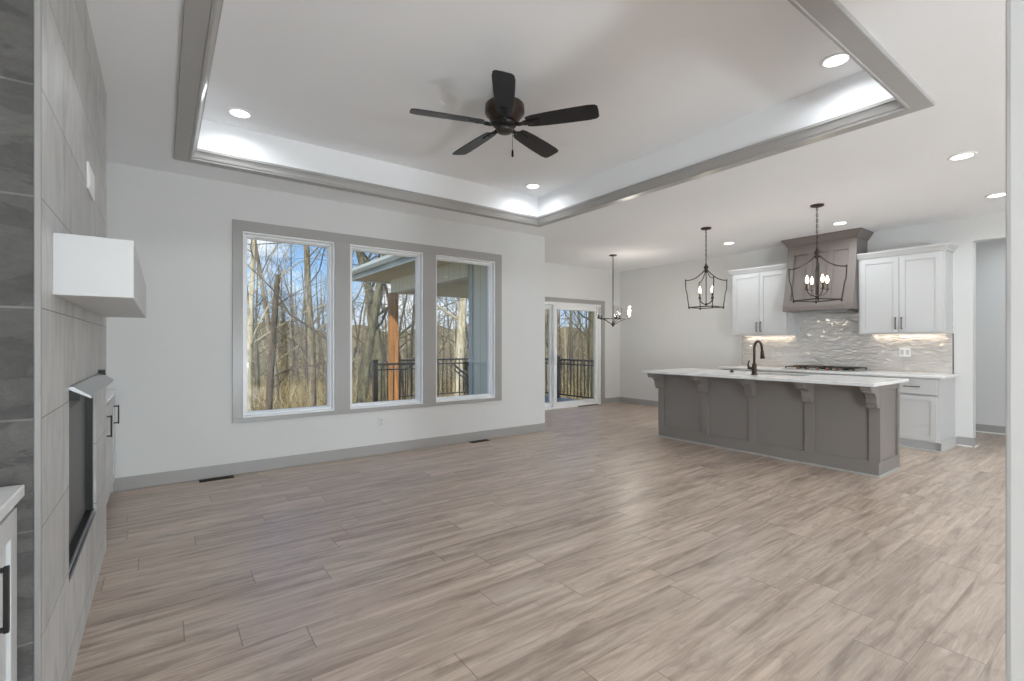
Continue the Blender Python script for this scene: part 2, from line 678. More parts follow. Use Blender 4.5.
# kitchen wall, with the cased opening to the hall
mb = MB()
mb.box(XK, XK + .14, 1.341, YD, 0, CZ)
mb.box(XK, XK + .14, .32, 1.341, 2.454, CZ)
mb.box(XK, XK + .14, YB, .32, 0, CZ)
structure(mb.build('wall_kitchen', M['wall']))
mb = MB()
mb.box(9.2, 9.35, YB, 2.6, 0, CZ)
mb.box(XK + .14, 9.2, 2.45, 2.6, 0, CZ)
structure(mb.build('wall_hall', M['wall']))
structure(MB().box(XL - .15, XL, YB, YW, 0, CZ).build('wall_left', M['wall']))
structure(MB().box(XL - .15, 9.35, YB - .15, YB, 0, CZ).build('wall_front', M['wall']))
# wall end beside the camera
mb = MB()
mb.box(1.895, 2.03, -1.4, .262, 0, CZ)
structure(mb.build('wall_right', M['wall'], bevel=.012))


def baseboard(name, boxes, shoe=True):
    mb = MB()
    for x0, x1, y0, y1 in boxes:
        mb.box(x0, x1, y0, y1, 0, .112)
    return structure(mb.build(name, M['trim_gray'], bevel=.004))


baseboard('baseboard_back', [(-.325, XJ + .014, YW - .014, YW), (XJ, XJ + .014, YW, YD)])
baseboard('baseboard_dining', [(XJ, 4.68, YD - .014, YD), (7.309, XK, YD - .014, YD)])
baseboard('baseboard_kitchen', [(XK - .014, XK, 4.12, YD), (XK - .014, XK, 1.341, 1.48), (XK - .014, XK + .14, 1.327, 1.341)])
baseboard('baseboard_hall', [(9.186, 9.2, YB, 2.45), (XK + .14, 9.2, 2.436, 2.45)])
structure(MB().box(9.172, 9.186, YB, 2.43, 0, .018).box(XK - .026, XK - .014, 1.341, 1.48, 0, .018).box(XK - .026, XK + .14, 1.315, 1.327, 0, .018).build('trim_3', M['white'], bevel=.005))

# gray casing round the three windows
mb = MB()
cx0, cx1, cz0, cz1 = .534, 3.619, .485, 2.404
y0, y1 = YW - .018, YW
a = .618
mb.box(cx0, cx1, y0, y1, WZ1 + .008, cz1)
mb.box(cx0, cx1, y0, y1, cz0, WZ0 - .008)
xs = [cx0] + [x for w_ in WINS for x in (w_[0] - .008, w_[1] + .008)] + [cx1]
for i in range(0, 8, 2):
    mb.box(xs[i], xs[i + 1], y0, y1, WZ0 - .008, WZ1 + .008)
structure(mb.build('trim_4', M['trim_gray'], bevel=.003))
# casing round the sliding door
mb = MB()
mb.box(SX0 - .095, SX1 + .109, YD - .018, YD, SZ1 + .01, 2.098)
mb.box(SX1 + .012, SX1 + .109, YD - .018, YD, 0, SZ1 + .01)
mb.box(SX0 - .095, SX0 - .012, YD - .018, YD, 0, SZ1 + .01)
structure(mb.build('trim_5', M['trim_gray'], bevel=.003))


def ring_y(mb, x0, x1, z0, z1, wd, y0, y1):
    mb.box(x0, x0 + wd, y0, y1, z0, z1)
    mb.box(x1 - wd, x1, y0, y1, z0, z1)
    mb.box(x0 + wd, x1 - wd, y0, y1, z0, z0 + wd)
    mb.box(x0 + wd, x1 - wd, y0, y1, z1 - wd, z1)


for k, (a, b) in enumerate(WINS):
    name = 'window_%d' % (k + 1)
    mb = MB()
    ring_y(mb, a - .008, b + .008, WZ0 - .008, WZ1 + .008, .016, YW - .006, YW + .15)       # jamb liner
    o = structure(mb.build(name, M['vinyl'], bevel=.002))
    mb = MB()
    ring_y(mb, a + .008, b - .008, WZ0 + .008, WZ1 - .008, .022, YW + .045, YW + .13)
    structure(mb.build('window_frame', M['vinyl'], o, bevel=.004))
    mb = MB()
    ring_y(mb, a + .03, b - .03, WZ0 + .03, WZ1 - .03, .01, YW + .065, YW + .115)
    structure(mb.build('sash', M['vinyl'], o, bevel=.004))
    mb = MB().box(a + .036, b - .036, YW + .085, YW + .091, WZ0 + .036, WZ1 - .036)
    structure(mb.build('glass_pane', M['glass'], o))

# sliding door
mb = MB()
mb.box(SX0, SX0 + .05, YD + .0, YD + .15, 0, SZ1)
mb.box(SX1 - .045, SX1, YD + .0, YD + .15, 0, SZ1)
mb.box(SX0 + .05, SX1 - .045, YD + .0, YD + .15, SZ1 - .05, SZ1)
mb.box(SX0 + .05, SX1 - .045, YD - .01, YD + .15, 0, .03)
door = structure(mb.build('door_1', M['vinyl'], bevel=.004))
for nm, a, b, y in (('sliding_panel', 5.95, SX1 - .045, YD + .02), ('fixed_panel', SX0 + .05, 6.0, YD + .08)):
    mb = MB()
    mb.box(a, a + .085, y, y + .05, .03, SZ1 - .05)
    mb.box(b - .085, b, y, y + .05, .03, SZ1 - .05)
    mb.box(a + .085, b - .085, y, y + .05, .03, .12)
    mb.box(a + .085, b - .085, y, y + .05, SZ1 - .13, SZ1 - .05)
    p_ = structure(mb.build(nm, M['vinyl'], door, bevel=.004))
    structure(MB().box(a + .08, b - .08, y + .022, y + .028, .115, SZ1 - .125).build('glass_pane', M['glass'], p_))
structure(MB().box(5.925, 5.955, YD - .02, YD + .02, .9, 1.12).build('door_handle', M['vinyl'], door, bevel=.006))
structure(MB().box(6.55, 7.1, YD - .03, YD - .012, 0, .014).build('trim_6', M['bark_dark'], bevel=.004))

# ------------------------------------------------------------------ fireplace
FX = -.27
FY0, FY1 = 1.85, 3.79
OY0, OY1, OZ0, OZ1 = 2.338, 3.24, .37, 1.03
t_ = thing('fireplace', 'floor to ceiling gray tiled fireplace with a black framed firebox', 'fireplace', (-.47, 2.82, 0))
mb = MB()
mb.box(XL, FX - .012, FY0, OY0, 0, CZ)
mb.box(XL, FX - .012, OY1, FY1, 0, CZ)
mb.box(XL, FX - .012, OY0, OY1, 0, OZ0)
mb.box(XL, FX - .012, OY0, OY1, OZ1, CZ)
mb.box(XL, -.62, OY0, OY1, OZ0, OZ1)
mb.build('chimney_breast', M['wall'], t_)
mb = MB()
mb.box(FX - .012, FX, FY0, OY0, 0, CZ)
mb.box(FX - .012, FX, OY1, FY1, 0, CZ)
mb.box(FX - .012, FX, OY0, OY1, 0, OZ0)
mb.box(FX - .012, FX, OY0, OY1, OZ1, CZ)
mb.build('face_tile', M['face_tile'], t_)['label'] = 'light gray stone tile face'
mb = MB().box(XL, FX - .014, FY0 - .012, FY0, 0, CZ)
mb.build('side_tile', M['slate'], t_)['label'] = 'dark split slate tile side'
mb = MB().box(FX - .014, FX + .001, FY0 - .016, FY0 - .001, 0, CZ)
mb.build('edge_trim', M['profile'], t_, bevel=.003)
mb = MB()
fr = MB()
ring = [(OY0, OY0 + .03), (OY1 - .05, OY1)]
for a, b in ring:
    fr.box(FX - .05, FX - .012, a, b, OZ0, OZ1)
fr.box(FX - .05, FX - .012, OY0 + .03, OY1 - .05, OZ0, OZ0 + .03)
fr.box(FX - .05, FX - .012, OY0 + .03, OY1 - .05, OZ1 - .04, OZ1)
fr.build('firebox_frame', M['black'], t_, bevel=.003)
MB().box(FX - .045, FX - .038, OY0 + .03, OY1 - .05, OZ0 + .03, OZ1 - .04).build('firebox_screen', M['screen'], t_)
mb = MB()
for k in range(2):
    mb.box(FX - .012, FX + .004 - k * .008, OY0 + .0, OY1 - .03, OZ0 + .004 + k * .02, OZ0 + .014 + k * .02)
mb.build('firebox_track', M['steel'], t_, bevel=.002)
hd = MB()
hd.prism([(FX, 1.083), (FX + .012, 1.083), (FX + .062, 1.046), (FX + .062, 1.036), (FX, 1.072)], 'y', OY0 - .01, OY1 + .09)
hood_ = hd.build('firebox_hood', M['steel'], t_, bevel=.001)
MB().box(FX, FX + .03, OY0 - .004, OY0 + .006, 1.03, 1.07).build('hood_bracket', M['black'], hood_)
MB().box(FX, FX + .03, OY1 + .072, OY1 + .082, 1.05, 1.1).build('hood_bracket', M['black'], hood_)

mb = MB()
mb.box(FX, -.074, 2.007, 3.56, 1.388, 1.579)
ms = mb.build('mantel_shelf', M['cabinet'], bevel=.003)
tag(ms, 'thick white box mantel shelf jutting out of the tiled fireplace', 'mantel')

t_ = thing('outlet_plate', 'white rectangular media outlet plate high on the fireplace tile', 'outlet', (FX, 2.95, 1.93))
MB().box(FX, FX + .008, 2.83, 3.07, 1.93, 2.05).build('plate', M['plastic'], t_, bevel=.003)
MB().box(FX + .008, FX + .010, 2.86, 3.04, 1.95, 2.03).build('cover', M['plastic'], t_, bevel=.0008)


# ------------------------------------------------------------------ cabinet helpers
def frame_T(face, x, y, z):
    """door local space: x along width, front faces local -y, z up"""
    if face == '-x':
        return Matrix.Translation((x, y, z)) @ Matrix.Rotation(-PI / 2, 4, 'Z')
    if face == '+x':
        return Matrix.Translation((x, y, z)) @ Matrix.Rotation(PI / 2, 4, 'Z')
    return Matrix.Translation((x, y, z))


def shaker(root, name, T, w_, h, m, rail=.06, th=.02):
    mb = MB(); mb.T = T
    mb.box(0, rail, 0, th, 0, h)
    mb.box(w_ - rail, w_, 0, th, 0, h)
    mb.box(rail, w_ - rail, 0, th, 0, rail)
    mb.box(rail, w_ - rail, 0, th, h - rail, h)
    mb.box(rail, w_ - rail, .009, th, rail, h - rail)
    return mb.build(name, m, root, bevel=.0015)


def slab(root, name, T, w_, h, m, th=.02):
    mb = MB(); mb.T = T
    mb.box(0, w_, 0, th, 0, h)
    return mb.build(name, m, root, bevel=.003)


def bar_pull(root, T, cx, cz, length, vertical=True, r=.005, out=.032, m=None):
    mb = MB(); mb.T = T
    if vertical:
        mb.box(cx - r, cx + r, -out - r, -out + r, cz - length / 2, cz + length / 2)
        for s in (-1, 1):
            zz = cz + s * (length / 2 - .008)
            mb.box(cx - r, cx + r, -out, 0, zz - r, zz + r)
    else:
        mb.box(cx - length / 2, cx + length / 2, -out - r, -out + r, cz - r, cz + r)
        for s in (-1, 1):
            xx = cx + s * (length / 2 - .008)
            mb.box(xx - r, xx + r, -out, 0, cz - r, cz + r)
    return mb.build('handle', m or M['pull'], root, bevel=.0015)


# built-in cabinets beside the fireplace
def built_in(y0, y1, label, splits, toplabel):
    t = thing('built_in_cabinet', label, 'cabinet', (-.5, (y0 + y1) / 2, 0))
    mb = MB()
    mb.box(XL, -.335, y0, y1, .09, .815)
    mb.box(XL, -.36, y0, y1, 0, .09)
    mb.build('body', M['cabinet'], t, bevel=.002)
    for a, b, hy in splits:
        T = frame_T('+x', -.313, a, .1)
        d = shaker(t, 'door', T, b - a, .7, M['cabinet'], rail=.065)
        bar_pull(d, T, hy - a, .565, .15, m=M['black'])
    top = MB().box(XL, -.30, y0, y1, .825, .857).build('countertop', M['quartz'], bevel=.003)
    MB().box(XL, -.345, y0 + .004, y1 - .004, .815, .825).build('build_up', M['cabinet'], t)
    tag(top, toplabel, 'countertop')
    return t


built_in(FY1 + .002, YW, 'white built-in cabinet between the fireplace and the window wall', [(FY1 + .01, 4.48, 4.31), (4.485, YW - .02, 4.99)],
         'white top of the far built-in cabinet, between fireplace and window wall')
built_in(.46, FY0 - .02, 'white built-in cabinet cut by the frame edge, before the dark slate side', [(.47, 1.14, .97), (1.145, FY0 - .03, 1.535)],
         'white top of the near built-in cabinet, before the dark slate side')

# ------------------------------------------------------------------ kitchen island
IX0, IX1, IY0, IY1 = 5.345, 5.95, 1.555, 3.985
IT = .885
t_ = thing('kitchen_island', 'long gray kitchen island with recessed panels and corbels', 'island', (5.65, 2.74, 0))
mb = MB()
mb.box(IX0 + .018, IX1 - .02, IY0 + .018, IY1 - .018, .0, IT - .03)
mb.build('body', M['island'], t_, bevel=.002)
STILES = [3.945, 3.318, 2.732, 2.146, 1.59]
sw = .045
mb = MB()
for y in STILES:
    mb.box(IX0, IX0 + .018, y - sw, y + sw, .13, IT - .03)
mb.box(IX0, IX0 + .018, IY0, IY1, 0, .13)
mb.box(IX0, IX0 + .018, IY0, IY1, IT - .09, IT - .03)
mb.build('panel_frame', M['island'], t_, bevel=.0025)
mb = MB()
mb.box(IX0 + .018, IX0 + .075, IY0, IY0 + .018, .13, IT - .03)
mb.box(IX1 - .075, IX1 - .02, IY0, IY0 + .018, .13, IT - .03)
mb.box(IX0 + .018, IX1 - .02, IY0, IY0 + .018, 0, .13)
mb.box(IX0 + .075, IX1 - .075, IY0, IY0 + .018, IT - .09, IT - .03)
MB().box(IX0 + .018, IX1 - .02, IY1 - .018, IY1, 0, IT - .03).build('end_panel', M['island'], t_, bevel=.0025)
mb.build('end_frame', M['island'], t_, bevel=.0025)
mb = MB()
q = [(0, 0), (.014, 0), (.012, .007), (.007, .012), (0, .014)]
mb.prism([(IX0 - a, b) for a, b in q], 'y', IY0 - .012, IY1 + .012)
mb.prism([(IY0 - a, b) for a, b in q], 'x', IX0 - .012, IX1 - .07)
sm = mb.build('shoe_mold', M['trim_gray'], t_)
sm['label'] = 'pale gray shoe mold'
# scrolled bracket profile, in (x, z), hung below the top and standing off the face
def corbel_prof():
    z1 = IT - .032
    pts = [(IX0, z1), (IX0 - .235, z1), (IX0 - .235, z1 - .034), (IX0 - .218, z1 - .036), (IX0 - .218, z1 - .06)]
    for k in range(9):
        a = k / 8 * PI / 2
        pts.append((IX0 - .205 + .12 * math.sin(a), z1 - .06 - .08 * (1 - math.cos(a))))
    pts += [(IX0 - .085, z1 - .17), (IX0 - .068, z1 - .172), (IX0 - .064, z1 - .2), (IX0 - .055, z1 - .212), (IX0, z1 - .212)]
    return pts
for y in STILES:
    mb = MB().prism(corbel_prof(), 'y', y - .042, y + .042)
    mb.build('corbel', M['island'], t_, bevel=.002)
for k in range(4):
    T = Matrix.Translation((IX1, IY0 + .03 + k * .585, .13)) @ Matrix.Rotation(PI / 2, 4, 'Z')
    d = shaker(t_, 'door', T @ Matrix.Translation((0, -.001, 0)), .575, .7, M['island'])
    bar_pull(d, T, .53, .6, .15)

# countertop with the sink cut out
CX0, CX1, CY0, CY1 = 5.03, 6.0, 1.50, 4.0
KX0, KX1, KY0, KY1 = 5.5, 5.88, 2.3, 3.02
mb = MB()
zt, zb = IT, IT - .03
outer = [(CX0, CY0), (CX1, CY0), (CX1, CY1), (CX0, CY1)]
inner = [(KX0, KY0), (KX1, KY0), (KX1, KY1), (KX0, KY1)]
vs = [(x, y, z) for z in (zb, zt) for ring_ in (outer, inner) for x, y in ring_]
fs = []
for k in range(4):
    k2 = (k + 1) % 4
    fs.append((8 + k, 8 + k2, 12 + k2, 12 + k))
    fs.append((k2, k, 4 + k, 4 + k2))
    fs.append((k, k2, 8 + k2, 8 + k))
    fs.append((4 + k2, 4 + k, 12 + k, 12 + k2))
mb.add(vs, fs)
o = mb.build('countertop', M['quartz'], bevel=.004)
tag(o, 'white quartz countertop overhanging the gray island', 'countertop')
t_ = thing('kitchen_sink', 'undermount steel sink let into the island countertop', 'sink', (5.69, 2.66, .65))
mb = MB()
mb.box(KX0 - .012, KX0, KY0 - .012, KY1 + .012, zb - .2, zb)
mb.box(KX1, KX1 + .012, KY0 - .012, KY1 + .012, zb - .2, zb)
mb.box(KX0, KX1, KY0 - .012, KY0, zb - .2, zb)
mb.box(KX0, KX1, KY1, KY1 + .012, zb - .2, zb)
mb.box(KX0 - .012, KX1 + .012, KY0 - .012, KY1 + .012, zb - .212, zb - .2)
mb.build('basin', M['steel'], t_, bevel=.003)
MB().lathe([(.0, 0), (.045, 0), (.045, .004), (.03, .005), (.0, .003)], 20, (5.69, 2.66, zb - .2), False).build('drain', M['pull'], t_)

# faucet
fx, fy = 5.36, 2.715
t_ = thing('kitchen_faucet', 'dark gooseneck pull-down faucet standing on the island countertop', 'faucet', (fx, fy, IT))
MB().lathe([(.0, 0), (.034, 0), (.034, .008), (.026, .014), (.025, .1), (.021, .13), (.0, .13)], 20, (fx, fy, IT), False).build('base', M['bronze'], t_)
path = [(fx, fy, IT + .12), (fx, fy, IT + .28)]
R = .085
for k in range(13):
    a = PI - k / 12 * PI * .93
    path.append((fx + R + R * math.cos(a), fy - .0, IT + .29 + R * math.sin(a)))
ex = path[-1]
path.append((ex[0] + .008, fy, ex[2] - .05))
MB().tube(path, .0135, 12).build('spout', M['bronze'], t_)
MB().tube([(ex[0] + .008, fy, ex[2] - .04), (ex[0] + .012, fy, ex[2] - .08), (ex[0] + .017, fy, ex[2] - .13)], [.017, .019, .026], 14).build('spray_head', M['bronze'], t_)
MB().tube([(fx, fy + .02, IT + .07), (fx, fy + .07, IT + .075)], .017, 12).tube([(fx, fy + .06, IT + .075), (fx, fy + .072, IT + .11), (fx - .002, fy + .055, IT + .16)], [.014, .009, .007], 10).build('handle', M['bronze'], t_)

o = MB().lathe([(.0, 0), (.026, 0), (.026, .006), (.017, .008), (.017, .022), (.012, .027), (.0, .027)], 20, (5.6, 3.11, IT), False).build('air_switch', M['black'])
tag(o, 'small black air switch button on the island countertop beside the faucet', 'switch')

# ------------------------------------------------------------------ back run of cabinets
BT = .868
BX = 7.12           # base cabinet front
def base_cab(y0, y1, label, ndoor, drawer=True, hs=None):
    t = thing('base_cabinet', label, 'cabinet', ((BX + XK) / 2, (y0 + y1) / 2, 0))
    mb = MB()
    mb.box(BX + .02, XK - .002, y0, y1, .1, BT - .03)
    mb.box(BX + .075, XK - .002, y0, y1, 0, .1)
    mb.build('body', M['cabinet'], t, bevel=.002)
    fw = .038
    mb = MB()
    mb.box(BX, BX + .02, y0, y0 + fw, .1, BT - .03)
    mb.box(BX, BX + .02, y1 - fw, y1, .1, BT - .03)
    mb.box(BX, BX + .02, y0 + fw, y1 - fw, .1, .125)
    mb.box(BX, BX + .02, y0 + fw, y1 - fw, BT - .055, BT - .03)
    mb.box(BX, BX + .02, y0 + fw, y1 - fw, .635, .66)
    mb.build('face_frame', M['cabinet'], t, bevel=.0015)
    w_ = y1 - y0 - 2 * fw + .024
    T = frame_T('-x', BX - .02, y1 - fw + .012, .648)
    d = slab(t, 'drawer', T, w_, BT - .048 - .648, M['cabinet'])
    bar_pull(d, T, w_ / 2, (BT - .048 - .648) / 2, .15, False)
    dw = (w_ - .003 * (ndoor - 1)) / ndoor
    for k in range(ndoor):
        T = frame_T('-x', BX - .02, y1 - fw + .012 - k * (dw + .003), .113)
        d = shaker(t, 'door', T, dw, .515, M['cabinet'], rail=.055)
        bar_pull(d, T, (dw - .03) if (ndoor == 2 and k == 0) else .03, .44, .15)
    return t


c1 = base_cab(1.50, 1.99, 'white base cabinet at the open end of the back run', 1)
MB().box(BX - .0, BX + .09, 1.5, 1.99, 0, .014).build('toe_mold', M['cabinet'], c1)
MB().box(BX + .02, XK, 1.488, 1.5, 0, .1).build('toe_panel', M['cabinet'], c1)
base_cab(1.992, 2.31, 'narrow white base cabinet just right of the cooktop, behind the island', 1)
base_cab(2.312, 3.252, 'wide white base cabinet under the cooktop, behind the island', 2)
base_cab(3.254, 4.13, 'white base cabinet left of the cooktop, behind the island', 2)
o = MB().box(7.085, XK - .002, 1.46, 4.16, BT - .03, BT).build('countertop', M['quartz'], bevel=.004)
tag(o, 'white quartz countertop along the back wall under the tiled backsplash', 'countertop')

o = MB().box(XK - .010, XK, 1.52, 4.145, BT, 1.80).build('tile_backsplash', M['splash'])
tag(o, 'glossy wavy pale tile backsplash between counter and upper cabinets', 'backsplash')
MB().box(XK - .011, XK - .0, 1.512, 1.52, BT, 1.36).build('edge_trim', M['pull'], o)

t_ = thing('electrical_outlet', 'white double outlet plate on the backsplash right of the cooktop', 'outlet', (XK, 1.98, 1.07))
MB().box(XK - .016, XK - .010, 1.925, 2.04, 1.065, 1.18).build('plate', M['plastic'], t_, bevel=.002)
for s in (1.955, 2.01):
    MB().box(XK - .0185, XK - .016, s - .017, s + .017, 1.09, 1.155).build('receptacle', M['cabinet'], t_, bevel=.001)
t_ = thing('electrical_outlet', 'small outlet plate low on the wall below the middle window', 'outlet', (1.98, YW, .33))
MB().box(1.945, 2.015, YW - .006, YW, .30, .415).build('plate', M['wall'], t_, bevel=.002)
for zz in (.335, .38):
    MB().box(1.963, 1.997, YW - .008, YW - .006, zz - .014, zz + .014).build('receptacle', M['cabinet'], t_, bevel=.0008)


# upper cabinets
def upper(y0, y1, split, label):
    UX = 7.43
    z0, z1 = 1.355, 2.335
    t = thing('upper_cabinet', label, 'cabinet', ((UX + XK) / 2, (y0 + y1) / 2, z0))
    mb = MB()
    mb.box(UX + .02, XK - .002, y0, y1, z0, z1 + .05)
    mb.build('body', M['cabinet'], t, bevel=.002)
    mb = MB()
    fw = .036
    mb.box(UX, UX + .02, y0, y0 + fw, z0, z1 + .02)
    mb.box(UX, UX + .02, y1 - fw, y1, z0, z1 + .02)
    mb.box(UX, UX + .02, y0 + fw, y1 - fw, z0, z0 + .03)
    mb.box(UX, UX + .02, y0 + fw, y1 - fw, z1 - .03, z1 + .02)
    mb.build('face_frame', M['cabinet'], t, bevel=.0015)
    a, b = y0 + fw - .012, y1 - fw + .012
    for k, (p0, p1) in enumerate(((split + .002, b), (a, split - .002))):
        T = frame_T('-x', UX - .02, p1, z0 + .018)
        d = shaker(t, 'door', T, p1 - p0, z1 - z0 - .035, M['cabinet'], rail=.06)
        bar_pull(d, T, (p1 - p0 - .028) if k == 0 else .028, .115, .15)
    # crown, mitred round the front and the open ends
    pr = [(0, z1 + .005), (.014, z1 + .005), (.02, z1 + .02), (.045, z1 + .055), (.05, z1 + .058), (.05, z1 + .075), (0, z1 + .075)]
    vs, fs = [], []
    for d_, z in pr:
        vs += [(XK - .002, y1 + d_, z), (UX - d_, y1 + d_, z), (UX - d_, y0 - d_, z), (XK - .002, y0 - d_, z)]
    n = len(pr)
    for i in range(n):
        j = (i + 1) % n
        for k in range(3):
            fs.append((i * 4 + k, i * 4 + k + 1, j * 4 + k + 1, j * 4 + k))
    fs.append(tuple(i * 4 for i in range(n)))
    fs.append(tuple(i * 4 + 3 for i in range(n - 1, -1, -1)))
    MB().add(vs, fs).build('crown', M['cabinet'], t)
    MB().box(7.715, 7.755, y0 + .06, y1 - .06, z0 - .010, z0).build('light_strip', M['strip'], t)
    lamp('strip_light', 'AREA', (7.735 - t.location.x, 0, -.014), STRIP_W, (1, .84, .64), .03, t, size_y=y1 - y0 - .14)
    return t


upper(1.52, 2.385, 1.951, 'white two-door upper cabinet right of the gray range hood')
upper(3.255, 4.12, 3.68, 'white two-door upper cabinet left of the gray range hood')

# ------------------------------------------------------------------ range hood
HY0, HY1 = 2.388, 3.252
t_ = thing('range_hood', 'tall gray paneled range hood rising to the ceiling above the cooktop', 'range hood', (7.5, 2.82, 1.69))
def hx(z):
    u = max(0, min(1, (2.62 - z) / .87))
    return 7.405 - .16 * u ** 1.5
zs = [2.743, 2.62] + [2.62 - k * .087 for k in range(1, 11)] + [1.69]
def curve_pts(off, z0, z1, n=12):
    return [(hx(z0 + (z1 - z0) * k / n) + off, z0 + (z1 - z0) * k / n) for k in range(n + 1)]
poly = [(XK - .002, CZ - .001)] + [(XK - .002, 1.69)] + curve_pts(0.0, 1.69, CZ - .001, 16)
MB().prism(poly, 'y', HY0 + .004, HY1 - .004).build('body', M['hood'], t_, bevel=.002)
mb = MB()
def strip(y0, y1, z0, z1):
    p = curve_pts(-.02, z0, z1) + curve_pts(.004, z0, z1)[::-1]
    mb.prism(p, 'y', y0, y1)
strip(HY0, HY0 + .09, 1.69, 2.66)
strip(HY1 - .09, HY1, 1.69, 2.66)
wid = HY1 - HY0
strip(HY0 + .09, HY1 - .09, 1.69, 1.84)
strip(HY0 + .09, HY1 - .09, 2.5, 2.66)
for k in (1, 2):
    yc = HY0 + .045 + (wid - .09) * k / 3
    strip(yc - .035, yc + .035, 1.84, 2.5)
mb.build('panel_frame', M['hood'], t_, bevel=.002)
pr = [(0, 2.64), (.012, 2.64), (.018, 2.66), (.06, 2.72), (.066, 2.724), (.066, CZ - .001), (0, CZ - .001)]
vs, fs = [], []
for d_, z in pr:
    X = hx(2.66) - .02
    vs += [(XK - .002, HY1 + d_, z), (X - d_, HY1 + d_, z), (X - d_, HY0 - d_, z), (XK - .002, HY0 - d_, z)]
n = len(pr)
for i in range(n):
    j = (i + 1) % n
    for k in range(3):
        fs.append((i * 4 + k, i * 4 + k + 1, j * 4 + k + 1, j * 4 + k))
fs.append(tuple(i * 4 for i in range(n)))
fs.append(tuple(i * 4 + 3 for i in range(n - 1, -1, -1)))
MB().add(vs, fs).build('crown', M['hood'], t_)
MB().box(7.3, 7.72, HY0 + .08, HY1 - .08, 1.672, 1.69).build('vent_liner', M['steel'], t_, bevel=.003)

# ------------------------------------------------------------------ cooktop
t_ = thing('gas_cooktop', 'low gas cooktop with dark iron grates on the back counter', 'cooktop', (7.42, 2.79, BT))
MB().box(7.17, 7.69, 2.34, 3.235, BT, BT + .012).build('base', M['steel'], t_, bevel=.004)
for k in range(3):
    a = 2.365 + k * .288
    b = a + .275
    mb = MB()
    z = BT + .04
    for x in (7.23, 7.445, 7.66):
        mb.box(x - .006, x + .006, a, b, z - .006, z + .006)
    for y in (a + .006, (a + b) / 2, b - .006):
        mb.box(7.224, 7.666, y - .006, y + .006, z - .006, z + .006)
    for x in (7.23, 7.66):
        for y in (a + .008, b - .008):
            mb.box(x - .008, x + .008, y - .008, y + .008, BT + .012, z)
    mb.build('grate', M['darkiron'], t_, bevel=.002)
for (x, y, r) in ((7.34, 2.5, .04), (7.56, 2.5, .035), (7.45, 2.79, .055), (7.34, 3.08, .035), (7.56, 3.08, .04)):
    MB().lathe([(0, 0), (r, 0), (r, .012), (r * .7, .018), (0, .018)], 18, (x, y, BT + .012), False).build('burner', M['black'], t_)
for k in range(5):
    MB().lathe([(0, 0), (.018, 0), (.016, .026), (0, .026)], 16, (7.2, 2.55 + k * .12, BT + .012), False).build('knob', M['copper'], t_)


# ------------------------------------------------------------------ lamps
def circle_pts(r, z, n=4, a0=0):
    return [(r * math.cos(a0 + 2 * PI * k / n), r * math.sin(a0 + 2 * PI * k / n), z) for k in range(n)]


def bulb_shape(mb, x, y, z):
    mb.lathe([(0, 0), (.009, 0), (.0155, .022), (.017, .038), (.012, .062), (.005, .082), (0, .088)], 12, (x, y, z), False)


